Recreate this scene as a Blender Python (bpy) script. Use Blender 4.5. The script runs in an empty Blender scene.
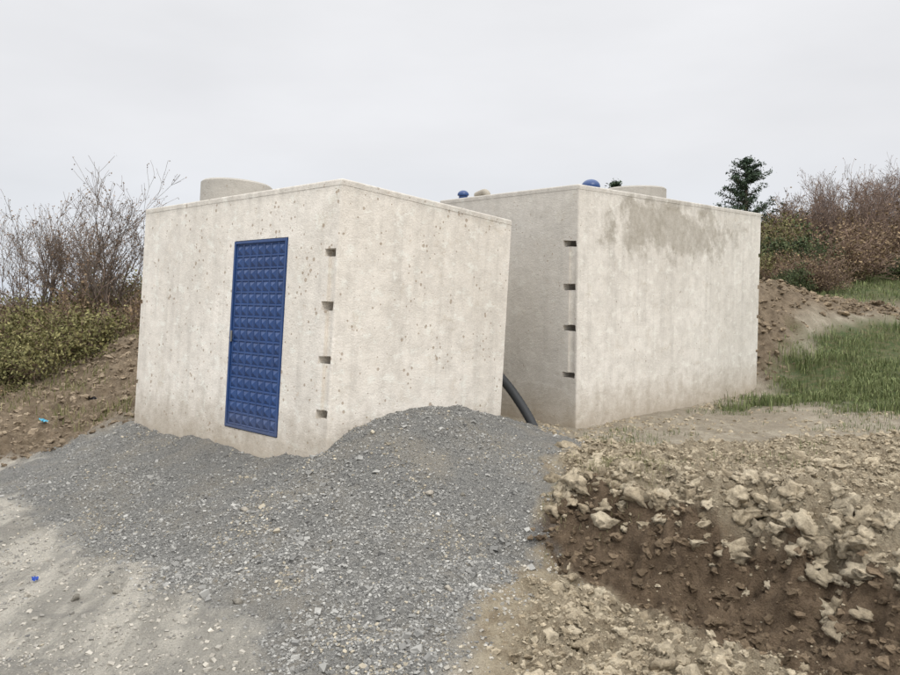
import bpy, bmesh, math, random
import numpy as np
from mathutils import Matrix, Vector
random.seed(7)
rng = np.random.default_rng(11)
S = bpy.context.scene
col = S.collection

# ------------------------------------------------------------------ noise
_T = rng.random((256, 256))
_T3 = rng.random((64, 64, 64))
def vn(x, y):
    xi = np.floor(x).astype(int); yi = np.floor(y).astype(int)
    fx = x-xi; fy = y-yi
    fx = fx*fx*(3-2*fx); fy = fy*fy*(3-2*fy)
    a = _T[xi & 255, yi & 255]; b = _T[(xi+1) & 255, yi & 255]
    c = _T[xi & 255, (yi+1) & 255]; d = _T[(xi+1) & 255, (yi+1) & 255]
    return (a*(1-fx)+b*fx)*(1-fy)+(c*(1-fx)+d*fx)*fy
def fbm(x, y, o=4, billow=False):
    s = 0; a = 1; t = 0
    for i in range(o):
        n = vn(x*(2**i)+17.3*i, y*(2**i)-9.1*i)
        if billow: n = 1-abs(2*n-1)
        s = s+a*n; t += a; a *= .5
    return s/t
def vn3(p):
    i = np.floor(p).astype(int); f = p-i; f = f*f*(3-2*f)
    r = 0
    for dx in (0, 1):
        for dy in (0, 1):
            for dz in (0, 1):
                w = (f[:, 0] if dx else 1-f[:, 0])*(f[:, 1] if dy else 1-f[:, 1])*(f[:, 2] if dz else 1-f[:, 2])
                r = r+w*_T3[(i[:, 0]+dx) & 63, (i[:, 1]+dy) & 63, (i[:, 2]+dz) & 63]
    return r

# ------------------------------------------------------------------ terrain
CT = [(-2.36,3.80,-2.03),(-1.05,3.80,-2.03),(0.00,3.60,-2.00),(-3.50,5.70,-2.12),(-2.47,5.50,-2.04),(-5.12,8.40,-2.19),(-4.90,9.30,-2.07),
(-4.03,9.45,-1.74),(-2.58,8.15,-1.70),(-1.46,7.10,-1.65),(-1.09,6.75,-1.50),(-0.90,6.70,-1.36),(-0.46,6.90,-1.21),(0.00,7.30,-1.24),
(0.51,7.60,-1.38),(1.16,7.80,-1.58),(1.47,7.80,-1.68),(-1.16,5.70,-1.80),(-0.39,5.80,-1.67),(0.41,6.00,-1.73),(-0.32,4.70,-1.88),
(-0.92,4.50,-1.92),(0.31,4.50,-1.92),(0.00,3.95,-1.97),(-1.99,5.40,-2.00),(-2.24,6.60,-1.90),(-3.3,7.2,-2.0),
(1.60,9.3,-1.80),(5.36,13,-1.83),(1.76,8.7,-1.85),(2.77,9.8,-1.82),(4.29,11,-1.81),(5.08,10.8,-1.71),(5.88,9.7,-1.73),(5.41,11.5,-1.74),
(7.24,12,-1.49),(8.14,14.5,-1.12),(9.02,15,-.96),(8.63,17.5,-.40),(6.92,16.5,0.12),(6.2,14.7,-.95),(8.39,18,-.15),(11.4,19,-.48),
(14.9,25,.24),(12.3,30,1.47),(22,37,2.79),
(1.17,5.78,-1.53),(1.78,5.27,-1.55),(2.31,4.87,-1.58),(2.64,4.35,-1.65),(3.6,3.5,-1.66),(.98,6.5,-1.70),(2.5,7.4,-1.725),(3.89,7.2,-1.73),(3.66,6.0,-1.70),(2.2,6.2,-1.60),
(.90,5.50,-2.03),(1.40,5.10,-2.09),(1.90,4.90,-2.08),(2.24,4.62,-2.06),(2.5,4.1,-2.06),(3.3,3.2,-2.06),(.66,5.65,-1.95),(1.34,3.9,-2.08),(2.3,3.7,-2.07),
(-5.84,9.6,-2.26),(-6.97,11.5,-2.05),(-5.67,10.8,-2.0),(-6.63,13,-1.7),(-5.99,14,-1.08),(-8.46,14,-2.12),(-4.95,11.5,-1.74),(-13.2,22,-1.5),(-8.53,20,-.8),
(0.65,9.3,-1.72),(0.1,8.2,-1.3),(-1,9.5,-1.7),(3,12.5,-1.8),(1,11.5,-1.75),(-2.5,11.5,-1.6),(-2,15,-1.2),(2,18,-.9),
(-3,0,-2.1),(0,0,-2.05),(3,0,-2.0),(0,-8,-2.3),(-8,3,-2.3),(-9,8,-2.5),(8,2,-1.9),(5,4,-1.75),(8,7,-1.7),(12,11,-1.2),(20,15,.2),
(-25,25,-3.6),(-20,12,-3.6),(-14,15,-2.6),(-60,60,-9),(-25,-10,-3.5),(25,-10,-1),(0,60,-2.0),(40,60,4.5),(60,120,5),(200,200,4),(0,220,-10),(-220,220,-24),(-220,-50,-20),(220,-50,4),(0,-220,-8)]
CT = np.array(CT)
def ker(r2): return np.sqrt(r2+.02)
n = len(CT)
A = np.zeros((n+3, n+3))
dd = ((CT[:, None, :2]-CT[None, :, :2])**2).sum(-1)
A[:n, :n] = ker(dd)-np.eye(n)*.02
A[:n, n] = 1; A[:n, n+1:] = CT[:, :2]; A[n, :n] = 1; A[n+1:, :n] = CT[:, :2].T
wts = np.linalg.solve(A, np.r_[CT[:, 2], 0, 0, 0])
def base_h(x, y):
    s = wts[n]+wts[n+1]*x+wts[n+2]*y
    for i in range(n):
        s = s+wts[i]*ker((x-CT[i, 0])**2+(y-CT[i, 1])**2)
    return s
def sdpoly(x, y, P):
    P = np.array(P, float); d = np.full(x.shape, 1e9); ins = np.zeros(x.shape, bool)
    for i in range(len(P)):
        a = P[i]; b = P[(i+1) % len(P)]; e = b-a
        t = np.clip(((x-a[0])*e[0]+(y-a[1])*e[1])/(e@e), 0, 1)
        d = np.minimum(d, np.hypot(x-a[0]-t*e[0], y-a[1]-t*e[1]))
        c = ((a[1] > y) != (b[1] > y))
        if abs(e[1]) > 1e-9:
            ins ^= c & (x < e[0]*(y-a[1])/e[1]+a[0])
    return np.where(ins, -d, d)
GRAV = [(-5.9,8.7),(-4.9,9.6),(-4.0,9.9),(-1,9),(0.5,9.6),(1.3,9.1),(1.5,8.2),(1.5,7.8),(1.0,7.0),(.94,6.3),(.66,5.6),(.40,4.9),(.14,4.1),(0,2.8),(-.6,2.2),(-.8,3.7),(-1.15,4.2),(-1.77,4.8),(-2.55,5.5),(-3.62,6.5),(-4.7,7.6)]
GRASS = [(4.2,10.9),(5.0,12.2),(5.9,13.3),(7.2,14.9),(9.5,16),(14,17),(13,12),(7.5,10),(5.7,9.9),(5.3,10.7)]
GRASS2 = [(9,19),(11,24),(16,28),(22,27),(16,20)]
DARK = [(.6,5.8),(.95,5.95),(1.2,5.76),(1.8,5.24),(2.33,4.84),(2.66,4.30),(3.8,3.3),(4,2),(1.9,2.6),(1.9,4.2),(1.5,4.75),(.85,5.25)]
CREST = [(1.0,6.9),(1.35,7.8),(1.7,8.3),(3.5,8.5),(5.5,8.8),(7,8.0),(6.5,5),(4.6,3.0),(2.72,4.25),(2.33,4.83),(1.8,5.24),(1.2,5.78),(.95,6.0)]
FOOT = [(.45,5.1),(.85,5.25),(1.3,4.9),(1.9,4.4),(2.2,3.6),(1.8,2.9),(.1,2.9),(.3,4.2)]
LDIRT = [(-4.2,10.2),(-5.2,9.5),(-6.2,9.2),(-9,10),(-9,13.2),(-7,14),(-6,15.5),(-4,15)]
HEAP = [(5.6,13.2),(5.4,16),(7,18.5),(9.5,18.5),(12,18),(10,16.6),(7.4,15.3),(6.0,13.8)]
def sm(v, w): return np.clip(.5-v/w, 0, 1)
def zones(x, y):
    j = (fbm(x*2.2, y*2.2, 4)-.5)*.55
    j2 = (fbm(x*9, y*9, 3)-.5)*.25
    g = sm(sdpoly(x, y, GRAV)+j+j2, .22)
    gr = np.maximum(sm(sdpoly(x, y, GRASS)+j*1.8+j2, .5), sm(sdpoly(x, y, GRASS2)+j*4, 1.5))
    dk = sm(sdpoly(x, y, DARK)+j*.35+j2*.6, .08)
    cr = sm(sdpoly(x, y, CREST)+j*.5, .2)
    ft = sm(sdpoly(x, y, FOOT)+j, .2)
    ld = sm(sdpoly(x, y, LDIRT)+j*2, .6)
    hp = sm(sdpoly(x, y, HEAP)+j*2, .5)
    return g, gr, dk, cr, ft, ld, hp
def height(x, y, z=None):
    if z is None: z = zones(x, y)
    g, gr, dk, cr, ft, ld, hp = z
    far = np.clip((np.hypot(x, y)-14)/20, 0, 1)
    bank = np.clip((x-.7)/.5, 0, 1)*np.clip((7.5-y)/1, 0, 1)
    wx = ((fbm(x*4.1+31, y*4.1, 4)-.5)*.34+(fbm(x*15+31, y*15, 2)-.5)*.10)*bank; wy = ((fbm(x*4.1, y*4.1+57, 4)-.5)*.34+(fbm(x*15, y*15+57, 2)-.5)*.10)*bank
    h = base_h(x+wx, y+wy)
    h = h+(fbm(x*2.1, y*2.1, 3)-.5)*.07*(1-far)+(fbm(x*11, y*11, 3)-.5)*.018*(1-far)
    h = h+(1-g)*(fbm(x*4+5, y*4, 4, True)-.5)*.03*(1-far)
    h = h+g*((fbm(x*28, y*28, 2)-.5)*.016+(fbm(x*3.3, y*3.3+4, 4)-.5)*.13)
    cl = np.maximum(cr, ft)*(1-g)
    h = h+cl*((fbm(x*5.5, y*5.5, 3, True)-.5)*.17+(fbm(x*15, y*15, 3, True)-.5)*.095)
    h = h+dk*((fbm(x*6, y*4, 3, True)-.5)*.12+(fbm(x*18, y*18, 3, True)-.5)*.06)
    h = h+np.maximum(ld, hp)*((fbm(x*2.2, y*2.2, 5, True)-.5)*.34+(fbm(x*7, y*7, 3, True)-.5)*.12)
    h = h+far*(fbm(x*.15, y*.15, 4)-.5)*1.0
    return h

def mesh_np(name, V, F, colr=None, smooth=False, mat=None, extra=None):
    V = np.ascontiguousarray(V, dtype=np.float32); F = np.ascontiguousarray(F, dtype=np.int32)
    me = bpy.data.meshes.new(name); k = F.shape[1]
    me.vertices.add(len(V)); me.vertices.foreach_set('co', V.ravel())
    me.loops.add(F.size); me.loops.foreach_set('vertex_index', F.ravel())
    me.polygons.add(len(F)); me.polygons.foreach_set('loop_start', np.arange(0, F.size, k, dtype=np.int32))
    me.polygons.foreach_set('loop_total', np.full(len(F), k, dtype=np.int32))
    me.polygons.foreach_set('use_smooth', smooth if isinstance(smooth, np.ndarray) else np.full(len(F), smooth))
    me.update(calc_edges=True)
    for nm, c in ([('col', colr)] if colr is not None else [])+(extra or []):
        a = me.color_attributes.new(nm, 'FLOAT_COLOR', 'POINT')
        c4 = np.ones((len(V), 4), np.float32); c4[:, :c.shape[1]] = c
        a.data.foreach_set('color', c4.ravel())
    ob = bpy.data.objects.new(name, me); col.objects.link(ob)
    if mat: me.materials.append(mat)
    return ob

# ------------------------------------------------------------------ materials
class NT:
    def __init__(s, name):
        s.m = bpy.data.materials.new(name); s.m.use_nodes = True; s.t = s.m.node_tree
        s.b = s.t.nodes['Principled BSDF']; s.b.inputs['Roughness'].default_value = .9
        s.b.inputs['Specular IOR Level'].default_value = .25
    def n(s, typ, ins=None, **kw):
        nd = s.t.nodes.new(typ)
        for k, v in kw.items(): setattr(nd, k, v)
        for k, v in (ins or {}).items():
            if isinstance(v, bpy.types.NodeSocket): s.t.links.new(v, nd.inputs[k])
            else: nd.inputs[k].default_value = v
        return nd
    def noise(s, vec, scale, det=4, rough=.55, dist=0):
        return s.n('ShaderNodeTexNoise', {'Vector': vec, 'Scale': scale, 'Detail': det, 'Roughness': rough, 'Distortion': dist}).outputs['Fac']
    def math(s, op, a, b=0., c=0., clamp=False):
        return s.n('ShaderNodeMath', {0: a, 1: b, 2: c}, operation=op, use_clamp=clamp).outputs[0]
    def rng(s, v, a, b, c=0., d=1.):
        return s.n('ShaderNodeMapRange', {0: v, 1: a, 2: b, 3: c, 4: d}).outputs[0]
    def mix(s, f, a, b, mode='MIX'):
        nd = s.n('ShaderNodeMix', data_type='RGBA', blend_type=mode)
        for i, v in ((0, f), (6, a), (7, b)):
            if isinstance(v, bpy.types.NodeSocket): s.t.links.new(v, nd.inputs[i])
            else: nd.inputs[i].default_value = v if i == 0 else (*v, 1)
        return nd.outputs[2]
    def scale(s, vec, sc):
        return s.n('ShaderNodeVectorMath', {0: vec, 1: sc}, operation='MULTIPLY').outputs[0]
    def grey(s, f): return s.n('ShaderNodeCombineColor', {0: f, 1: f, 2: f}).outputs[0]
    def bump(s, h, dist, strength=1.):
        s.t.links.new(s.n('ShaderNodeBump', {'Height': h, 'Distance': dist, 'Strength': strength}).outputs[0], s.b.inputs['Normal'])
    def color(s, c): s.t.links.new(c, s.b.inputs['Base Color'])

def concrete(name, light, dark, patch=False, zb=-2.7, pits=1., blot=1.):
    m = NT(name); co = m.n('ShaderNodeTexCoord').outputs['Object']
    big = m.noise(co, .8, 4, .6, .4); med = m.noise(co, 5, 6, .7); fine = m.noise(co, 60, 3, .7)
    c = m.mix(m.rng(big, .35, .65), light, dark)
    c = m.mix(m.rng(med, .42, .68, .0, .5), c, tuple(.70*v for v in dark))
    st = m.noise(m.scale(co, (7, 7, .4)), 1., 4, .6)
    c = m.mix(m.rng(st, .50, .75, 0, .4), c, tuple(.62*v for v in dark))
    sc = m.noise(m.scale(co, (2.2, 2.2, 3.4)), 2.1, 7, .72)
    c = m.mix(m.rng(sc, .55, .60, 0, .5), c, tuple(min(.82, 1.1*v) for v in light))
    sc2 = m.noise(m.scale(co, (1.6, 1.6, 2.2)), 1.6, 7, .78)
    c = m.mix(m.rng(sc2, .56, .66, 0, .42), c, tuple(v*q for v, q in zip(dark, (.72, .67, .59))))
    c = m.mix(1., c, m.grey(m.rng(fine, .25, .75, .9, 1.08)), 'MULTIPLY')
    sx = m.n('ShaderNodeSeparateXYZ', {0: co}); z = sx.outputs[2]
    if patch:
        off = m.n('ShaderNodeVectorMath', {0: co, 1: (2.4, 0, -.42)}, operation='SUBTRACT').outputs[0]
        ln = m.n('ShaderNodeVectorMath', {0: m.scale(off, (.50, .3, 1.9))}, operation='LENGTH').outputs['Value']
        k = m.math('ADD', ln, m.math('MULTIPLY', m.math('SUBTRACT', m.noise(co, 1.9, 7, .72), .5), 3.4))
        inten = m.rng(m.noise(co, 4.5, 5, .7), .35, .65, .4, .85)
        c = m.mix(m.math('MULTIPLY', m.rng(k, .60, .98, 1, 0), inten), c, (.31, .28, .23))
        side_shade = m.rng(sx.outputs[0], .0, .02, 1, 0)  # shade of the wall facing the gap, painted into the concrete colour
        c = m.mix(m.math('MULTIPLY', side_shade, .45), c, (.35, .33, .30))
    vo = m.n('ShaderNodeTexVoronoi', {'Vector': co, 'Scale': 17.})
    sz = m.rng(m.noise(co, 3.3, 2), .40, .70, .04, .46*pits)
    pit = m.math('LESS_THAN', vo.outputs['Distance'], m.math('MULTIPLY', sz, m.n('ShaderNodeSeparateColor', {0: vo.outputs['Color']}).outputs[0]))
    c = m.mix(m.math('MULTIPLY', pit, .62), c, (.28, .20, .13))
    rs = m.noise(co, 9.5, 5, .65)
    c = m.mix(m.rng(rs, .64, .70, 0, .5*blot), c, (.40, .29, .19))
    dz = m.math('ADD', z, m.math('MULTIPLY', m.noise(co, 5, 6, .7), -.7))
    c = m.mix(m.rng(dz, zb-.55, zb+.05, .7, 0), c, (.34, .28, .205))
    tz = m.math('ADD', z, m.math('MULTIPLY', m.noise(m.scale(co, (4, 4, .8)), 2, 5, .65), .26))
    c = m.mix(m.rng(tz, .0, .14, 0, .55), c, (.33, .31, .28))
    m.color(c)
    h = m.math('ADD', m.math('MULTIPLY', fine, .35), m.math('MULTIPLY', med, 1.1))
    h = m.math('SUBTRACT', h, m.math('MULTIPLY', pit, .6))
    m.bump(h, .015, .95); m.b.inputs['Roughness'].default_value = .88
    return m.m

def vcol_mat(name, var=.25, sc=30, bumpd=.004, rough=.9, bsc=60, det=3):
    m = NT(name); a = m.n('ShaderNodeVertexColor', layer_name='col').outputs[0]
    if var:
        co = m.n('ShaderNodeTexCoord').outputs['Object']
        f = m.noise(co, sc, det, .65)
        m.color(m.mix(1., a, m.grey(m.rng(f, .3, .7, 1-var, 1+var)), 'MULTIPLY'))
        if bumpd: m.bump(m.noise(co, bsc, 5, .75), bumpd, 1)
    else: m.color(a)
    m.b.inputs['Roughness'].default_value = rough
    return m.m

def ground_mat():
    m = NT('ground_soil'); co = m.n('ShaderNodeTexCoord').outputs['Object']
    zs = []
    for nm in ('za', 'zb'):
        s = m.n('ShaderNodeSeparateColor', {0: m.n('ShaderNodeVertexColor', layer_name=nm).outputs[0]})
        zs += [s.outputs[0], s.outputs[1], s.outputs[2]]
    g, gr, dk, cl, ld, fr = zs
    big = m.noise(co, .9, 4, .6); med = m.noise(co, 7, 5, .7); fin = m.noise(co, 80, 3, .7)
    road = m.mix(m.rng(big, .38, .62), (.27, .255, .225), (.36, .34, .30))
    rt = m.n('ShaderNodeMapping', {'Vector': co, 'Rotation': (0, 0, .85), 'Scale': (2.6, .45, 1)}).outputs[0]
    stk = m.noise(rt, 1.3, 6, .68)
    road = m.mix(m.rng(stk, .44, .56, 0, .9), road, (.56, .525, .46))
    road = m.mix(m.rng(m.noise(co, 2.7, 6, .7), .5, .60, 0, .6), road, (.23, .222, .205))
    road = m.mix(m.rng(med, .5, .65, 0, .4), road, (.44, .41, .355))
    c = road
    clod = m.mix(m.rng(med, .38, .64), (.41, .35, .255), (.25, .20, .135))
    c = m.mix(cl, c, clod)
    ldc = m.mix(m.rng(med, .38, .65), (.25, .195, .135), (.14, .105, .07))
    c = m.mix(ld, c, ldc)
    farc = m.mix(m.rng(big, .4, .6), (.10, .10, .045), (.14, .11, .07))
    c = m.mix(fr, c, farc)
    grc = m.mix(m.rng(med, .4, .6), (.06, .09, .03), (.13, .12, .06))
    c = m.mix(gr, c, grc)
    dkc = m.mix(m.rng(med, .38, .64), (.10, .07, .045), (.20, .145, .096))
    c = m.mix(dk, c, dkc)
    vo = m.n('ShaderNodeTexVoronoi', {'Vector': co, 'Scale': 75.})
    vc = m.n('ShaderNodeSeparateColor', {0: vo.outputs['Color']}).outputs[0]
    gc = m.mix(vc, (.17, .168, .162), (.32, .315, .295))
    gc = m.mix(m.rng(m.noise(co, 1.6, 5, .65), .48, .66, 0, .6), gc, (.33, .30, .25))
    c = m.mix(g, c, gc)
    c = m.mix(1., c, m.grey(m.rng(fin, .25, .75, .75, 1.22)), 'MULTIPLY')
    m.color(c)
    h = m.math('ADD', m.math('MULTIPLY', m.noise(co, 20, 6, .75), 1.8), m.math('MULTIPLY', fin, .45))
    h = m.math('ADD', h, m.math('MULTIPLY', m.math('MULTIPLY', vo.outputs['Distance'], g), -.8))
    m.bump(h, .028, 1.); m.b.inputs['Roughness'].default_value = .95
    return m.m

def axis(parts, lo, hi):
    v = np.concatenate([np.arange(a, b, s) for a, b, s in parts]).tolist()
    s = parts[-1][2]; x = v[-1]; a0 = v[0]
    while x < hi: s *= 1.09; x += s; v.append(x)
    s = parts[0][2]; x = a0; w = []
    while x > lo: s *= 1.09; x -= s; w.append(x)
    return np.array(w[::-1]+v)
gx = axis([(-6.0, 0, .034), (0, 4.2, .016), (4.2, 6.2, .034)], -320, 320); gy = axis([(3.3, 6.6, .016), (6.6, 11.8, .034)], -250, 340)
X, Y = np.meshgrid(gx, gy); xs, ys = X.ravel(), Y.ravel()
Z0 = zones(xs, ys); hz = height(xs, ys, Z0)
nx, ny = len(gx), len(gy)
idx = np.arange(nx*ny).reshape(ny, nx)
F = np.stack([idx[:-1, :-1].ravel(), idx[:-1, 1:].ravel(), idx[1:, 1:].ravel(), idx[1:, :-1].ravel()], 1)
g, gr, dk, cr, ft, ld, hp = Z0
rad = np.hypot(xs, ys)
fr = np.clip((rad-16)/8, 0, 1)*(1-np.maximum(hp, ld))
rightside = np.clip((xs+.1)/.3, 0, 1)*np.clip((9.5-ys)/2, .65, 1)
za = np.stack([g, gr, dk], 1); zb = np.stack([np.maximum(np.maximum(cr, ft), rightside), np.maximum(ld, hp), fr], 1)
mesh_np('ground', np.stack([xs, ys, hz], 1), F, None, True, ground_mat(), [('za', za), ('zb', zb)])

# ------------------------------------------------------------------ scatter of stones / clods
def rot_rand(N):
    q = rng.normal(size=(N, 4)); q /= np.linalg.norm(q, axis=1)[:, None]
    w, x, y, z = q.T
    return np.stack([1-2*(y*y+z*z), 2*(x*y-z*w), 2*(x*z+y*w), 2*(x*y+z*w), 1-2*(x*x+z*z), 2*(y*z-x*w), 2*(x*z-y*w), 2*(y*z+x*w), 1-2*(x*x+y*y)], 1).reshape(N, 3, 3)
CUBE_V = np.array([[-1,-1,-1],[1,-1,-1],[1,1,-1],[-1,1,-1],[-1,-1,1],[1,-1,1],[1,1,1],[-1,1,1]], float)*.5
CUBE_F = np.array([[0,3,2,1],[4,5,6,7],[0,1,5,4],[1,2,6,5],[2,3,7,6],[3,0,4,7]])
def ico(sub):
    bm = bmesh.new(); bmesh.ops.create_icosphere(bm, subdivisions=sub, radius=.5)
    v = np.array([tuple(a.co) for a in bm.verts]); f = np.array([[a.index for a in q.verts] for q in bm.faces]); bm.free(); return v, f
def scatter(P, size, V0, F0, jit, sq=(.55, 1.), noise=0, embed=.2, cuts=0):
    N = len(P); k = len(V0)
    V = V0[None]+rng.normal(size=(N, k, 3))*jit
    for _ in range(cuts):
        nn = rng.normal(size=(N, 3)); nn /= np.linalg.norm(nn, axis=1)[:, None]
        dcut = rng.uniform(.20, .40, (N, 1))
        over = np.maximum(np.einsum('nki,ni->nk', V, nn)-dcut, 0)
        V = V-over[:, :, None]*nn[:, None, :]
    V = V*rng.uniform(sq[0], sq[1], (N, 1, 3))
    if noise:
        q = (V0[None]*3.6+rng.uniform(0, 60, (N, 1, 3))).reshape(-1, 3)
        f = (vn3(q)-.5)*1.1+(vn3(q*2.6)-.5)*1.1
        V = V*(1+noise*f.reshape(N, k, 1))
    V = np.einsum('nij,nkj->nki', rot_rand(N), V)*size[:, None, None]
    V[:, :, 2] *= .75
    V += P[:, None, :]; V[:, :, 2] += (size*embed)[:, None]
    Fa = (F0[None]+(np.arange(N)*k)[:, None, None]).reshape(-1, F0.shape[1])
    return V.reshape(-1, 3), Fa
def in_boxes(x, y):
    m = np.zeros(x.shape, bool)
    for (ox, oy, dx, dy, D, W) in ((-1.1, 6.95, .6747, .733, 2.57, 3.95), (1.597, 9.42, .7145, .6997, 5.35, 2.5)):
        l = np.hypot(dx, dy); dx /= l; dy /= l
        a = (x-ox)*dx+(y-oy)*dy; b = -(x-ox)*dy+(y-oy)*dx
        m |= (a > -.0) & (a < D) & (b > 0.) & (b < W)
    return m
def pts(N, x0, x1, y0, y1, fn):
    x = rng.uniform(x0, x1, N); y = rng.uniform(y0, y1, N)
    z = zones(x, y); p = fn(x, y, z); k = (rng.random(N) < p) & ~in_boxes(x, y)
    x, y = x[k], y[k]; z = tuple(a[k] for a in z)
    return np.stack([x, y, height(x, y, z)], 1)
def cols(N, k, a, b, vj=.1, p=1.):
    t = rng.random((N, 1))**p
    c = np.array(a)*(1-t)+np.array(b)*t
    c = c*(1+rng.normal(size=(N, 1))*vj)
    return np.repeat(np.clip(c, .01, .8), k, 0)

near = lambda y: np.clip((9.5-y)/5.5, .25, 1)
stone = vcol_mat('crushed_stone', 0)
P = pts(300000, -5.8, 1.7, 3.2, 9.6, lambda x, y, z: (z[0]*.96+.04*(x < .3))*near(y)*.8*(.15+.85*np.clip((fbm(x*1.6+3, y*1.6, 3)-.33)*3, 0, 1)))
sz = .005+.013*rng.random(len(P))**2.2; bigm = rng.random(len(P)) < .02; sz[bigm] *= 2.4
V, F1 = scatter(P, sz*1.25, CUBE_V, CUBE_F, .13, (.5, 1.1), embed=.05)
C = cols(len(P), 8, (.15, .148, .142), (.36, .355, .335), .13, 1.3)
tan = np.repeat(rng.random(len(P)) < .03+.35*np.clip((fbm(P[:, 0]*1.9, P[:, 1]*1.9+8, 3)-.55)*5, 0, 1), 8); C[tan] = C[tan]*np.array([1.3, 1.18, .98])
mesh_np('gravel', V, F1, C, False, stone)
P = pts(80000, -6.5, 1.0, 3.0, 10, lambda x, y, z: (1-z[0])*(1-z[3])*(1-z[2])*(1-z[4])*(1-z[5])*near(y)*(fbm(x*1.7, y*1.7, 3)**1.5)*1.6)
sz = .005+.020*rng.random(len(P))**4
V, F1 = scatter(P, sz*1.2, CUBE_V, CUBE_F, .12, (.5, 1.1), embed=.05)
mesh_np('pebbles', V, F1, cols(len(P), 8, (.20, .192, .175), (.44, .41, .355), .12), False, stone)
clm = vcol_mat('dry_clay', .30, 30, .022, .95, 40)
iv1, if1 = ico(1); iv2, if2 = ico(2); iv3, if3 = ico(3)
Vs, Fs, Cs, Sm = [], [], [], []; off = 0
def addc(P, sz, V0, F0, a, b, noise, jit=.0, embed=.02, cuts=6, sm_=False):
    global off
    V, F1 = scatter(P, sz, V0, F0, jit, (.6, 1.15), noise, embed, cuts)
    Vs.append(V); Fs.append(F1+off); off += len(V); Cs.append(cols(len(P), len(V0), a, b, .08)); Sm.append(np.full(len(F1), sm_))
LA, LB = (.31, .255, .178), (.47, .405, .30)
P = pts(4800, .1, 7, 3, 9, lambda x, y, z: np.maximum(z[3], z[4])*(1-z[2]*.9)*(1-z[0])*(.12+z[4]*.35+(fbm(x*2, y*2, 2) > .5)*.5))
addc(P, .045+.19*rng.random(len(P))**3.2, iv3, if3, LA, LB, .7, embed=-.08, cuts=8, sm_=True)
lip = np.array([(.95, 6.05), (1.2, 5.84), (1.78, 5.36), (2.31, 4.95), (2.66, 4.45), (3.6, 3.6)])
tt_ = rng.uniform(0, 5, 420); ii = tt_.astype(int); ff = (tt_-ii)[:, None]
q = lip[ii]*(1-ff)+lip[ii+1]*ff+rng.normal(size=(420, 2))*.13
P = np.stack([q[:, 0], q[:, 1], height(q[:, 0], q[:, 1])], 1)
addc(P, .045+.20*rng.random(len(P))**2.3, iv3, if3, LA, LB, .75, embed=-.06, cuts=9, sm_=True)
P = pts(40000, .1, 7, 3, 9, lambda x, y, z: np.maximum(z[3], z[4])*(1-z[2]*.8)*(1-z[0])*(.35+.6*(fbm(x*3, y*3, 2) > .45)))
addc(P, .018+.05*rng.random(len(P))**2.2, iv2, if2, LA, LB, .75, .015, .0, 4)
P = pts(62000, .0, 7, 3, 9, lambda x, y, z: (np.maximum(z[3], z[4])*(1-z[2]*.6)+z[2]*.08)*near(y)*.85)
addc(P, .007+.018*rng.random(len(P))**2, iv1, if1, LA, LB, 0, .09, .05, 0)
P = pts(13000, .4, 5, 3, 6.5, lambda x, y, z: z[2]*.8)
addc(P, .012+.095*rng.random(len(P))**3, iv2, if2, (.10, .072, .046), (.22, .165, .11), .75, .015, -.06)
P = pts(7500, -9.5, -4, 9, 15.5, lambda x, y, z: z[5]*.8)
addc(P, .03+.14*rng.random(len(P))**3.2, iv2, if2, (.17, .13, .09), (.33, .265, .19), .75, .015, -.06)
P = pts(6000, 5, 12, 12.5, 19, lambda x, y, z: z[6]*.8)
addc(P, .03+.16*rng.random(len(P))**3, iv2, if2, (.15, .115, .078), (.30, .235, .16), .7, .015, -.08)
P = pts(7000, 1, 7, 8.2, 12.5, lambda x, y, z: (1-z[1])*.6*(.3+(fbm(x*1.5, y*1.5, 3) > .5)))
addc(P, .015+.08*rng.random(len(P))**3, iv2, if2, LA, LB, .7, .015, -.03)
P = pts(230, -5, .6, 3.4, 6.6, lambda x, y, z: .30+0*x)
addc(P, .03+.06*rng.random(len(P))**2, iv2, if2, (.22, .205, .175), (.40, .365, .31), .45, sm_=True)
mesh_np('soil_clods', np.concatenate(Vs), np.concatenate(Fs), np.concatenate(Cs), np.concatenate(Sm), clm)

# ------------------------------------------------------------------ grass
def blades(P, L, w, ca, cb, lean=.5):
    N = len(P); a = rng.uniform(0, 2*np.pi, N); le = rng.random(N)*lean
    dx, dy = np.cos(a), np.sin(a); px, py = -dy, dx
    hw = w*.5
    b0 = P+np.stack([px*hw, py*hw, 0*hw-.01], 1); b1 = P-np.stack([px*hw, py*hw, 0*hw+.01], 1)
    mid = P+np.stack([dx*L*le*.3, dy*L*le*.3, L*.55], 1)
    m0 = mid+np.stack([px*hw*.8, py*hw*.8, 0*hw], 1); m1 = mid-np.stack([px*hw*.8, py*hw*.8, 0*hw], 1)
    tp = P+np.stack([dx*L*le, dy*L*le, L*(1-.3*le)], 1)
    V = np.stack([b0, b1, m1, m0, tp], 1).reshape(-1, 3)
    o = (np.arange(N)*5)[:, None]
    F = np.concatenate([o+np.array([[0, 1, 2]]), o+np.array([[0, 2, 3]]), o+np.array([[3, 2, 4]])])
    return V, F, cols(N, 5, ca, cb, .15)
plm = vcol_mat('plant', 0, rough=.75)
gp = [pts(110000, 4, 14, 9.6, 17.2, lambda x, y, z: z[1]*np.clip((17-y)/6, .3, 1)*(.10+.9*(fbm(x*1.7, y*1.7, 3) > .49))),
      pts(16000, 8, 22, 18.5, 28, lambda x, y, z: z[1])]
G = []
for i, p in enumerate(gp):
    hf = .35+1.2*np.clip((fbm(p[:, 0]*2.5, p[:, 1]*2.5, 3)-.3)*2, 0, 1)
    G.append(blades(p, rng.uniform(.05, .20, len(p))*hf, rng.uniform(.007, .014, len(p))*(1+i), (.075, .105, .035), (.22, .245, .11), .9))
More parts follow.
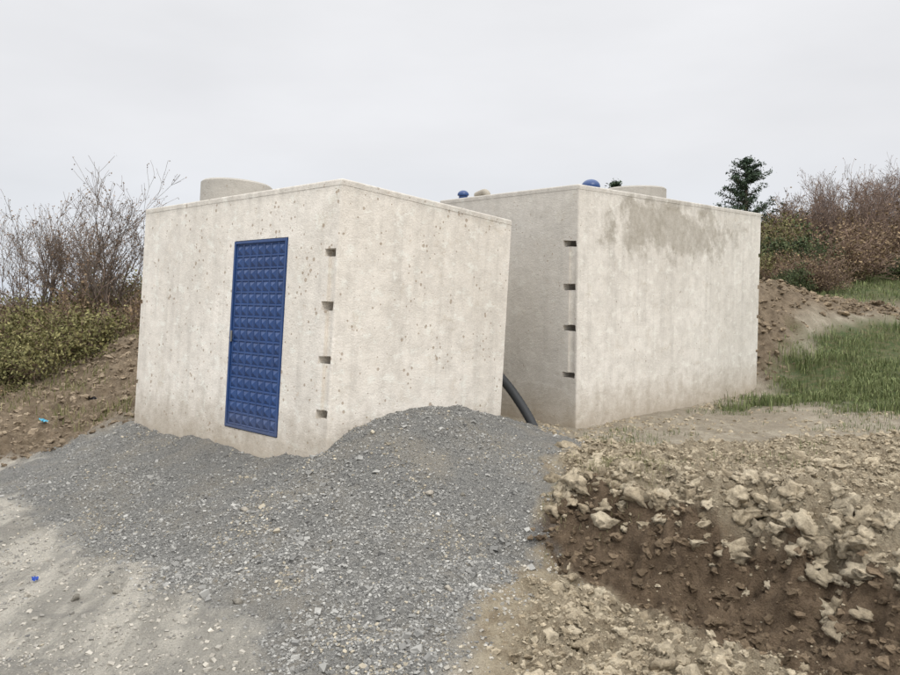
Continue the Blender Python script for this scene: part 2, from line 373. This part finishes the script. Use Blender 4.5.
p = pts(14000, .7, 2.2, 5.4, 7.0, lambda x, y, z: (fbm(x*4, y*4, 3) > .45)*np.exp(-((x-1.15)**2+(y-6.15)**2)*4)*(1-z[0])*(1-.6*z[2]))
G.append(blades(p, rng.uniform(.02, .07, len(p)), np.full(len(p), .004), (.15, .145, .07), (.30, .28, .16), 1.2))
p = pts(14000, 1.6, 7, 6, 11.5, lambda x, y, z: (fbm(x*1.3+9, y*1.3, 3) > .59)*.7)
G.append(blades(p, rng.uniform(.03, .09, len(p)), np.full(len(p), .006), (.08, .115, .04), (.18, .20, .09), .9))
p = pts(16000, -12, -4, 10, 19, lambda x, y, z: (fbm(x*1.1, y*1.1, 3) > .52)*.8)
G.append(blades(p, rng.uniform(.05, .2, len(p)), np.full(len(p), .012), (.09, .11, .03), (.25, .22, .12), .8))
Vs, Fs, Cs = [], [], []; off = 0
for v, f, c in G: Vs.append(v); Fs.append(f+off); Cs.append(c); off += len(v)
mesh_np('grass', np.concatenate(Vs), np.concatenate(Fs), np.concatenate(Cs), False, plm)

# ------------------------------------------------------------------ woody plants
def grow(segs, tips, p, d, L, r, lev, kids, wig, up, spread):
    ns = 5 if lev == 0 else 4 if lev == 1 else 3
    pos = [p]
    for i in range(ns):
        d = (d+Vector((random.gauss(0, wig), random.gauss(0, wig), random.gauss(0, wig)+up))).normalized()
        q = p+d*(L/ns)
        r1 = r*(1-.75*(i+1)/ns) if lev else r*(1-.6*(i+1)/ns)
        segs.append((*p, *q, r*(1-.75*i/ns), r1)); p = q; pos.append((p.copy(), d.copy(), r1))
    if lev < len(kids):
        for k in range(kids[lev]):
            t = random.uniform(.25, 1)*ns; i = max(1, min(ns, int(round(t))))
            pp, dd2, rr = pos[i]
            a = Vector((random.gauss(0, 1), random.gauss(0, 1), random.gauss(0, .6)))
            nd = (dd2+a.normalized()*spread*random.uniform(.6, 1.2)).normalized()
            grow(segs, tips, pp.copy(), nd, L*random.uniform(.38, .62), rr*.75, lev+1, kids, wig, up, spread)
    else: tips.append((*p, *d))
def tubes(segs, k=4, rmin=.0):
    A = np.array(segs); p0, p1, r0, r1 = A[:, :3], A[:, 3:6], np.maximum(A[:, 6], rmin), np.maximum(A[:, 7], rmin)
    d = p1-p0; d /= np.linalg.norm(d, axis=1)[:, None]+1e-9
    h = np.where(np.abs(d[:, 2:3]) < .9, np.array([[0, 0, 1.]]), np.array([[1., 0, 0]]))
    u = np.cross(d, h); u /= np.linalg.norm(u, axis=1)[:, None]; v = np.cross(d, u)
    V = []
    for P, r in ((p0, r0), (p1, r1)):
        for j in range(k):
            a = 2*math.pi*j/k; V.append(P+(u*math.cos(a)+v*math.sin(a))*r[:, None])
    V = np.stack(V, 1).reshape(-1, 3); o = (np.arange(len(A))*2*k)[:, None]
    F = np.concatenate([o+np.array([[j, (j+1) % k, k+(j+1) % k, k+j]]) for j in range(k)])
    return V, F
def leaves(C, size, ca, cb, elong=1.6):
    N = len(C); R = rot_rand(N)
    q = np.array([[-.5, 0, 0], [0, -.5*elong, 0], [.5, 0, 0], [0, .5*elong, 0]])
    V = np.einsum('nij,kj->nki', R, q)*size[:, None, None]+C[:, None, :]
    return V.reshape(-1, 3), (np.arange(N)*4)[:, None]+np.arange(4)[None], cols(N, 4, ca, cb, .2)
def plant(stems, H, r, kids, wig=.12, up=.05, spread=.8, nleaf=0, lsize=.03, lspread=.08, bark=((.10,.075,.055),(.17,.13,.10)), leaf=((.1,.1,.04),(.2,.16,.08)), base=.15, tilt=.35, rmin=.003):
    segs, tips = [], []
    for i in range(stems):
        a = random.uniform(0, 6.28); t = random.uniform(0, tilt)
        grow(segs, tips, Vector((math.cos(a)*base*random.random(), math.sin(a)*base*random.random(), -.15)), Vector((math.cos(a)*t, math.sin(a)*t, 1)).normalized(), H*random.uniform(.65, .95), r*random.uniform(.6, 1), 0, kids, wig, up, spread)
    V, F = tubes(segs, 3, rmin); C = cols(len(segs), 6, bark[0], bark[1], .1)
    if nleaf:
        T = np.array(tips)[:, :3]; A = np.array(segs)[:, 3:6]; A = A[len(A)//20:]
        src = np.concatenate([T, T, A]); c = src[rng.integers(0, len(src), nleaf)]+rng.normal(size=(nleaf, 3))*lspread
        lv, lf, lc = leaves(c, lsize*rng.uniform(.5, 1.3, nleaf), *leaf)
        F = np.concatenate([F, lf+len(V)]); V = np.concatenate([V, lv]); C = np.concatenate([C, lc])
    s = H/np.percentile(V[:, 2], 99.5)
    return V*s, F, C
def place(vars_, places, name):
    Vs, Fs, Cs = [], [], []; off = 0
    for (x, y, s, sz_) in places:
        V, F, C = vars_[random.randrange(len(vars_))]
        a = random.uniform(0, 6.28); c, s_ = math.cos(a), math.sin(a)
        R = np.array([[c, -s_, 0], [s_, c, 0], [0, 0, sz_]])
        z = float(height(np.array([x]), np.array([y]))[0])
        Vs.append((V@R.T)*s+np.array([x, y, z-.05])); Fs.append(F+off); off += len(V); Cs.append(C*random.uniform(.8, 1.2))
    return mesh_np(name, np.concatenate(Vs), np.concatenate(Fs), np.concatenate(Cs), False, plm)
red = ((.12, .08, .06), (.22, .155, .12)); gry = ((.13, .10, .085), (.22, .18, .15))
for (x, y, h, st) in ((-9.8, 17.5, 3.7, 6), (-7.95, 17.2, 3.8, 6), (-8.9, 18.5, 2.7, 5)):
    v = plant(st, h, .042, [8, 6, 4], .13, .05, .7, 2600, .035, .03, bark=gry, leaf=((.16, .105, .075), (.28, .20, .13)), tilt=.36, rmin=.0045)
    place([v], [(x, y, 1, 1)], 'bare_tree')
olive = [plant(9, 1.1, .015, [6, 4], .2, .03, .9, 3000, .04, .10, bark=red, leaf=((.10, .10, .035), (.21, .19, .085)), base=.5, tilt=.9) for _ in range(3)]
brown = [plant(10, 1.3, .016, [7, 5], .18, .03, .9, 900, .045, .06, bark=red, leaf=((.13, .09, .055), (.24, .175, .10)), base=.45, tilt=.8, rmin=.005) for _ in range(3)]
dark = [plant(10, 1.3, .02, [6, 4], .2, .03, .9, 5200, .06, .1, bark=red, leaf=((.03, .045, .02), (.09, .11, .045)), base=.5, tilt=.8) for _ in range(2)]
L = []
for i in range(44):
    y = random.uniform(13.8, 21); x = random.uniform(-.62*y-1, -.43*y+.6)
    if x > -6.8 and y < 15: continue
    L.append((x, y, random.uniform(.6, 1.2), random.uniform(.8, 1.2)))
for i in range(16):
    y = random.uniform(11.6, 14.2); L.append((random.uniform(-9.5, -7.1-(14.2-y)*.4), y, random.uniform(.3, .6), .8))
place(olive+brown[:1], L, 'shrub_thicket')
L = []
for i in range(26):
    y = random.uniform(14.5, 24); x = random.uniform(-.6*y-1, -.40*y+.8)
    if y < 17 and x > -7: continue
    L.append((x, y, random.uniform(.6, 1.25), random.uniform(.8, 1.1)))
place(brown, L, 'brushwood')
L = []
for i in range(66):
    y = random.uniform(24, 40); x = random.uniform(.40*y, .66*y+2)
    L.append((x, y, random.uniform(1.0, 1.8), random.uniform(.8, 1.1)))
for i in range(30):
    y = random.uniform(20, 25); x = random.uniform(.405*y, .50*y)
    L.append((x, y, random.uniform(.6, 1.), random.uniform(.8, 1.)))
place(brown, L, 'brushwood')
L = [(9.2, 21.5, 1.0, 1.), (9.9, 22.5, 1.2, 1.1), (10.3, 23.5, 1.3, 1.1), (9.0, 19.8, .6, 1), (12.5, 26, 1.0, .9), (15.5, 29, .9, .8), (11, 26, 1.6, 1.1), (10.3, 24.6, 1.4, 1.15)]
for i in range(18):
    y = random.uniform(22, 34); L.append((random.uniform(.42*y, .64*y), y, random.uniform(.5, .9), .8))
place(dark+olive[:1], L, 'evergreen_shrubs')
for (x, y, h) in ((15.3, 29.5, 3.2), (17.5, 31, 3.3), (16.6, 29, 3.0), (19.2, 33, 3.2), (18.2, 30.5, 3.0), (14.4, 29.5, 2.9), (20.5, 34, 3.4), (16.2, 32, 3.3), (13.6, 30, 2.4)):
    v = plant(6, h, .03, [7, 5, 4], .12, .06, .65, 900, .045, .04, bark=((.14,.10,.082),(.24,.18,.15)), leaf=((.17, .11, .08), (.28, .20, .13)), tilt=.4, rmin=.006)
    place([v], [(x, y, 1, 1)], 'bare_tree')
def pine(x, y, H, name, wide=.34):
    segs = [(0, 0, -.2, 0, 0, H*.5, .11, .07), (0, 0, H*.5, 0, 0, H, .07, .01)]; Cn = []
    z = H*.15
    while z < H*.985:
        t = z/H; L = (1-t)**.75*H*wide+.12
        for k in range(6):
            if random.random() < .2: continue
            a = random.uniform(0, 6.28); l = L*random.uniform(.55, 1.25); p = Vector((0, 0, z)); d = Vector((math.cos(a), math.sin(a), .25))
            for s in range(4):
                q = p+d.normalized()*l/4; segs.append((*p, *q, .025*(1-s/4)+.006, .02*(1-s/4)+.004)); p = q; d.z += .12
                for _ in range(30): Cn.append((p.x+random.gauss(0, .10), p.y+random.gauss(0, .10), p.z+random.gauss(.03, .06)))
        z += H*.065
    V, F = tubes(segs, 5); C = cols(len(segs), 10, (.08, .06, .045), (.13, .10, .08), .1)
    lv, lf, lc = leaves(np.array(Cn), rng.uniform(.03, .06, len(Cn)), (.02, .036, .024), (.06, .09, .05), 3.2)
    z0 = float(height(np.array([x]), np.array([y]))[0])
    mesh_np(name, np.concatenate([V, lv])+np.array([x, y, z0]), np.concatenate([F, lf+len(V)]), np.concatenate([C, lc]), False, plm)
pine(12.9, 33, 4.3, 'pine_tree', .44)
zz = float(height(np.array([7.7]), np.array([34.]))[0])
pine(7.4, 34, 4.75-zz, 'pine_tree', .4)

# ------------------------------------------------------------------ concrete boxes
def link(o, parent=None):
    col.objects.link(o)
    if parent: o.parent = parent
    return o
def box_obj(name, lo, hi, mat=None, bev=0., seg=3, parent=None, which='all'):
    bm = bmesh.new(); bmesh.ops.create_cube(bm, size=1)
    for v in bm.verts: v.co = Vector([lo[i]+(v.co[i]+.5)*(hi[i]-lo[i]) for i in range(3)])
    if bev:
        def ok(e):
            vert = abs(e.verts[0].co.z-e.verts[1].co.z) > 1e-6
            top = min(e.verts[0].co.z, e.verts[1].co.z) > hi[2]-1e-6
            return which == 'all' or vert or (which == 'vert_top' and top)
        bmesh.ops.bevel(bm, geom=[e for e in bm.edges if ok(e)], offset=bev, segments=seg, affect='EDGES', profile=.5)
    me = bpy.data.meshes.new(name); bm.to_mesh(me); bm.free()
    if mat: me.materials.append(mat)
    return link(bpy.data.objects.new(name, me), parent)
def volume(me):
    bm = bmesh.new(); bm.from_mesh(me); v = bm.calc_volume(signed=True); bm.free(); return v
def carve(ob, cutters):
    for lo, hi in cutters:
        for attempt in range(6):
            v0 = volume(ob.data)
            want = 1.
            for i in range(3): want *= hi[i]-lo[i]
            c = box_obj('cut', lo, hi)
            if hi[2]-lo[2] < .2:
                for v in c.data.vertices: v.co += Vector((0, random.uniform(-.010, .010), random.uniform(-.010, .010)))
            elif attempt:
                for v in c.data.vertices: v.co += Vector([random.uniform(-.0007, .0007) for _ in range(3)])
            md = ob.modifiers.new('b', 'BOOLEAN'); md.operation = 'DIFFERENCE'; md.object = c; md.solver = 'EXACT'
            bpy.context.view_layer.update()
            dg = bpy.context.evaluated_depsgraph_get(); me = bpy.data.meshes.new_from_object(ob.evaluated_get(dg))
            ob.modifiers.clear(); bpy.data.objects.remove(c)
            v1 = volume(me)
            if 1e-7 < v0-v1 < want*1.3+1e-3:      # a sane cut removes no more than the cutter's volume
                old = ob.data; ob.data = me; bpy.data.meshes.remove(old); break
            bpy.data.meshes.remove(me)
        else: print('cut skipped', lo, hi)
def smooth(o, ang=35):
    for p in o.data.polygons: p.use_smooth = True
    o.data.set_sharp_from_angle(angle=math.radians(ang))
def tube_obj(name, prof, mat, loc, parent, seg=48, rim=True):
    V = []; F = []; k = len(prof)
    for i in range(seg):
        a = 2*math.pi*i/seg
        for r, z in prof: V.append((r*math.cos(a), r*math.sin(a), z))
    for i in range(seg):
        for j in range(k):
            F.append((i*k+j, ((i+1) % seg)*k+j, ((i+1) % seg)*k+(j+1) % k, i*k+(j+1) % k))
    me = bpy.data.meshes.new(name); me.from_pydata(V, [], F); me.materials.append(mat)
    o = link(bpy.data.objects.new(name, me), parent); o.location = loc; smooth(o, 40)
    return o
c1 = concrete('concrete_pale', (.80, .755, .69), (.70, .655, .59), False, -2.55)
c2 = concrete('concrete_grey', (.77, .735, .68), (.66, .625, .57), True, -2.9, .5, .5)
c3 = concrete('concrete_ring', (.56, .535, .49), (.46, .44, .40), False, -9)
blue = NT('blue_paint'); bc = blue.n('ShaderNodeTexCoord').outputs['Object']
bl = blue.mix(blue.rng(blue.noise(bc, 3, 5), .35, .7), (.013, .042, .14), (.020, .062, .195))
bl = blue.mix(blue.rng(blue.noise(bc, 9, 6, .7), .58, .75, 0, .3), bl, (.10, .12, .18))
bz = blue.n('ShaderNodeSeparateXYZ', {0: bc}).outputs[2]
bl = blue.mix(blue.rng(bz, -2.6, -2.25, .3, 0), bl, (.18, .17, .16))
blue.color(bl); blue.b.inputs['Roughness'].default_value = .38; blue.b.inputs['Specular IOR Level'].default_value = .5
blue.bump(blue.noise(bc, 30, 3), .002, .5)

def rotm(a, b, c):
    ca, sa, cb, sb, cc, sc = math.cos(a), math.sin(a), math.cos(b), math.sin(b), math.cos(c), math.sin(c)
    return np.array([[cb, 0, sb], [0, 1, 0], [-sb, 0, cb]])@np.array([[1, 0, 0], [0, ca, -sa], [0, sa, ca]])@np.array([[cc, -sc, 0], [sc, cc, 0], [0, 0, 1]])
def building(name, loc, R, D, W, H, mat, slots, doors, roofz=.06, sw=.19, far=True):
    b = box_obj('walls', (0, 0, -H), (D, W, -roofz), mat, .020, 3, None, 'vert')
    cuts = list(doors)
    tt = sorted(slots)
    cuts.append(((-.05, .036, -tt[-1]-.03), (.034, .135, -tt[0]+.03)))
    for i, t in enumerate(slots):
        cuts.append(((-.05, .024, -t-.040), (.34, sw+.01, -t+.036)))
        if i % 2: cuts.append(((-.05, W-.06, -t-.028), (.12, W+.05, -t+.028)))
        if far: cuts.append(((D-.08, -.05, -t-.03), (D+.05, .10, -t+.03)))
    carve(b, cuts); smooth(b, 30)
    e = bpy.data.objects.new(name, None); col.objects.link(e)
    e.matrix_world = Matrix([list(R[i])+[loc[i]] for i in range(3)]+[[0, 0, 0, 1]]); b.parent = e
    s = box_obj('roof_slab', (-.003, -.003, -roofz), (D+.003, W+.003, 0), mat, .022, 4, e, 'vert_top'); smooth(s, 30)
    return e
R1 = rotm(-.0658, .0568, .825)
dy0, dy1, dz0, dz1 = .795, 1.78, -2.525, -.51
k1 = building('concrete_building', (-.9987, 7.0382, 1.0111), R1, 2.57, 3.95, 3.2, c1, (.68, 1.19, 1.70, 2.21), [((-.05, dy0, dz0), (.10, dy1, dz1))], far=False)
R2 = rotm(0, 0, .7751)
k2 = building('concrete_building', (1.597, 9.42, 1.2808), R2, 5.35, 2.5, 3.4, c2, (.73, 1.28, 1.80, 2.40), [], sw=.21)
door = bpy.data.objects.new('door', None); col.objects.link(door); door.parent = k1
y0, y1, z0, z1 = dy0+.008, dy1-.008, dz0+.008, dz1-.008
fw = .03
for i, (lo, hi) in enumerate((((-.012, y0, z0), (.04, y0+fw, z1)), ((-.012, y1-fw, z0), (.04, y1, z1)), ((-.011, y0+fw, z1-fw), (.04, y1-fw, z1)), ((-.011, y0+fw, z0), (.04, y1-fw, z0+fw)))):
    box_obj('frame_%d' % i, lo, hi, blue.m, .004, 2, door)
iy0, iy1, iz0, iz1 = y0+fw+.004, y1-fw-.004, z0+fw+.004, z1-fw-.004
NC, NR = 7, 15; V = []; Fq = []
cw, ch = (iy1-iy0)/NC, (iz1-iz0)/NR
for r in range(NR):
    for c in range(NC):
        ya, yb = iy0+c*cw, iy0+(c+1)*cw; za_, zb_ = iz0+r*ch, iz0+(r+1)*ch
        b0 = len(V); g_ = .006; xb = .004
        for (q, xx) in ((0, xb), (g_, xb), (g_+.008, xb+.010)):
            V += [(xx, ya+q, za_+q), (xx, yb-q, za_+q), (xx, yb-q, zb_-q), (xx, ya+q, zb_-q)]
        V.append((xb-.014, (ya+yb)/2, (za_+zb_)/2))
        for lv in (0, 4):
            for j in range(4): Fq.append((b0+lv+j, b0+lv+4+j, b0+lv+4+(j+1) % 4, b0+lv+(j+1) % 4))
        for j in range(4): Fq.append((b0+8+j, b0+12, b0+8+(j+1) % 4))
me = bpy.data.meshes.new('embossed_leaf'); me.from_pydata(V, [], Fq); me.materials.append(blue.m)
link(bpy.data.objects.new('embossed_leaf', me), door)
box_obj('back_plate', (.045, y0+.01, z0+.01), (.06, y1-.01, z1-.01), blue.m, 0, 1, door)
metal = NT('worn_metal'); metal.b.inputs['Base Color'].default_value = (.25, .24, .22, 1); metal.b.inputs['Metallic'].default_value = .7; metal.b.inputs['Roughness'].default_value = .5
box_obj('lock_plate', (-.020, y1-.055, -1.60), (-.008, y1-.03, -1.48), metal.m, .003, 2, door)

ring = lambda ro, ri, h: [(ro, 0), (ro, h-.02), (ro-.02, h), (ri+.02, h), (ri, h-.02), (ri, 0)]
for par, loc, ro, h in ((k1, (.50, 2.63, .002), .42, .28), (k2, (2.32, .64, .002), .46, .20)):
    tube_obj('manhole_ring', ring(ro, ro-.08, h), c3, loc, par)
def vent(loc, s=1.):
    e = bpy.data.objects.new('roof_vent', None); col.objects.link(e); e.parent = k2; e.location = loc
    tube_obj('pipe', [(.085*s, 0), (.085*s, .09*s), (.07*s, .09*s), (.07*s, 0)], blue.m, (0, 0, 0), e, 24)
    pr = [(.10*s, .06*s), (.11*s, .065*s)]+[(.112*s*math.cos(a), .075*s+.09*s*math.sin(a)) for a in np.linspace(0.05, 1.5, 8)]+[(.002, .166*s), (.002, .07*s)]
    tube_obj('cap', pr, blue.m, (0, 0, 0), e, 32)
vent((.9, .45, 0), 1.15); vent((.12, 2.13, 0), .75)
beige = NT('beige_pipe'); beige.b.inputs['Base Color'].default_value = (.34, .31, .26, 1); beige.b.inputs['Roughness'].default_value = .8
def sweep(name, P, r, mat, parent=None, k=14, ridge=0):
    P = [Vector(p) for p in P]; Q = []
    for i in range(len(P)-1):
        a, b, c, d = P[max(i-1, 0)], P[i], P[i+1], P[min(i+2, len(P)-1)]
        for j in range(14):
            t = j/14; Q.append(.5*((2*b)+(c-a)*t+(2*a-5*b+4*c-d)*t*t+(3*b-a-3*c+d)*t**3))
    Q.append(P[-1]); V = []; F = []
    for i, q in enumerate(Q):
        t = (Q[min(i+1, len(Q)-1)]-Q[max(i-1, 0)]).normalized(); u = t.cross(Vector((.3, .2, 1))).normalized(); v = t.cross(u)
        rr = r*(1+(ridge if i % 2 else 0))
        for j in range(k): a = 6.2832*j/k; V.append(q+(u*math.cos(a)+v*math.sin(a))*rr)
    for i in range(len(Q)-1):
        for j in range(k): F.append((i*k+j, i*k+(j+1) % k, (i+1)*k+(j+1) % k, (i+1)*k+j))
    F.append(tuple(range(k))); F.append(tuple((len(Q)-1)*k+j for j in range(k)))
    me = bpy.data.meshes.new(name); me.from_pydata(V, [], F); me.materials.append(mat)
    o = link(bpy.data.objects.new(name, me), parent); smooth(o, 50); return o
sweep('pipe_elbow', [(.10, 1.62, -.02), (.10, 1.64, .03), (.12, 1.72, .06), (.16, 1.90, .035)], .045, beige.m, k2)
rub = NT('black_rubber'); rub.b.inputs['Base Color'].default_value = (.035, .037, .04, 1); rub.b.inputs['Roughness'].default_value = .55
sweep('drain_hose', [(-.9, 11.6, -1.72), (-.3, 10.9, -1.45), (.25, 10.1, -1.08), (.50, 9.62, -1.03), (.70, 9.28, -1.20), (.90, 9.05, -1.48), (1.02, 8.88, -1.72), (1.06, 8.78, -1.95)], .055, rub.m, None, 14, .05)
def litter(x, y, s, colr):
    bm = bmesh.new(); bmesh.ops.create_grid(bm, x_segments=6, y_segments=6, size=s)
    for v in bm.verts: v.co.z = abs(random.gauss(0, s*.35)); v.co.x *= random.uniform(.7, 1)
    me = bpy.data.meshes.new('plastic_litter'); bm.to_mesh(me); bm.free()
    m = NT('litter_plastic'); m.b.inputs['Base Color'].default_value = (*colr, 1); m.b.inputs['Roughness'].default_value = .4; me.materials.append(m.m)
    o = link(bpy.data.objects.new('plastic_litter', me)); o.location = (x, y, float(height(np.array([x]), np.array([y]))[0])+.02); o.rotation_euler = (.3, .2, random.random()*3)
litter(-5.75, 10.5, .05, (.08, .35, .5)); litter(-2.95, 5.2, .025, (.02, .06, .3)); litter(-5.6, 11.6, .09, (.03, .03, .035)); litter(-4.9, 12.0, .05, (.6, .6, .6))

# ------------------------------------------------------------------ light
az = math.radians(158); el = math.radians(48)
w = bpy.data.worlds.new('World'); S.world = w; w.use_nodes = True; t = w.node_tree; bg = t.nodes['Background']
sky = t.nodes.new('ShaderNodeTexSky'); sky.sky_type = 'NISHITA'; sky.sun_disc = False; sky.sun_elevation = el; sky.sun_rotation = az
tc = t.nodes.new('ShaderNodeTexCoord'); sp = t.nodes.new('ShaderNodeSeparateXYZ'); t.links.new(tc.outputs['Generated'], sp.inputs[0])
rp = t.nodes.new('ShaderNodeValToRGB'); t.links.new(sp.outputs[2], rp.inputs[0])
E = rp.color_ramp.elements
E[0].position = 0; E[0].color = (.72, .765, .84, 1); E[1].position = 1; E[1].color = (2.7, 2.7, 2.68, 1)
for p, c in ((.07, (.79, .81, .855)), (.18, (.86, .86, .88)), (.36, (.89, .89, .905)), (.55, (1.7, 1.7, 1.7))):
    e_ = rp.color_ramp.elements.new(p); e_.color = (*c, 1)
mp = t.nodes.new('ShaderNodeVectorMath'); mp.operation = 'MULTIPLY'; mp.inputs[1].default_value = (1, 1, 3); t.links.new(tc.outputs['Generated'], mp.inputs[0])
nz = t.nodes.new('ShaderNodeTexNoise'); nz.inputs['Scale'].default_value = 2.2; nz.inputs['Detail'].default_value = 5; t.links.new(mp.outputs[0], nz.inputs['Vector'])
mr = t.nodes.new('ShaderNodeMapRange'); mr.inputs[1].default_value = .3; mr.inputs[2].default_value = .7; mr.inputs[3].default_value = 9.3; mr.inputs[4].default_value = 10.6
t.links.new(nz.outputs['Fac'], mr.inputs[0])
vm = t.nodes.new('ShaderNodeVectorMath'); vm.operation = 'SCALE'; t.links.new(rp.outputs[0], vm.inputs[0]); t.links.new(mr.outputs[0], vm.inputs['Scale'])
mx = t.nodes.new('ShaderNodeMix'); mx.data_type = 'RGBA'; mx.inputs[0].default_value = .93
t.links.new(sky.outputs[0], mx.inputs[6]); t.links.new(vm.outputs[0], mx.inputs[7]); t.links.new(mx.outputs[2], bg.inputs[0]); bg.inputs[1].default_value = .1
sl = bpy.data.lights.new('sun', 'SUN'); sl.energy = 1.5; sl.angle = math.radians(16); sl.color = (1, .95, .88)
so = link(bpy.data.objects.new('sun', sl))
dv = Vector((math.sin(az)*math.cos(el), math.cos(az)*math.cos(el), math.sin(el))); so.rotation_euler = dv.to_track_quat('Z', 'Y').to_euler()
# ------------------------------------------------------------------ camera
cd = bpy.data.cameras.new('camera'); cd.sensor_width = 36; cd.lens = 36*750/900; cd.clip_end = 2000; cd.clip_start = .05
cam = link(bpy.data.objects.new('camera', cd)); cam.location = (0, 0, 0); cam.rotation_euler = (math.radians(90-3.842), 0, 0)
S.camera = cam
S.view_settings.view_transform = 'Standard'; S.view_settings.look = 'None'; S.view_settings.exposure = 0
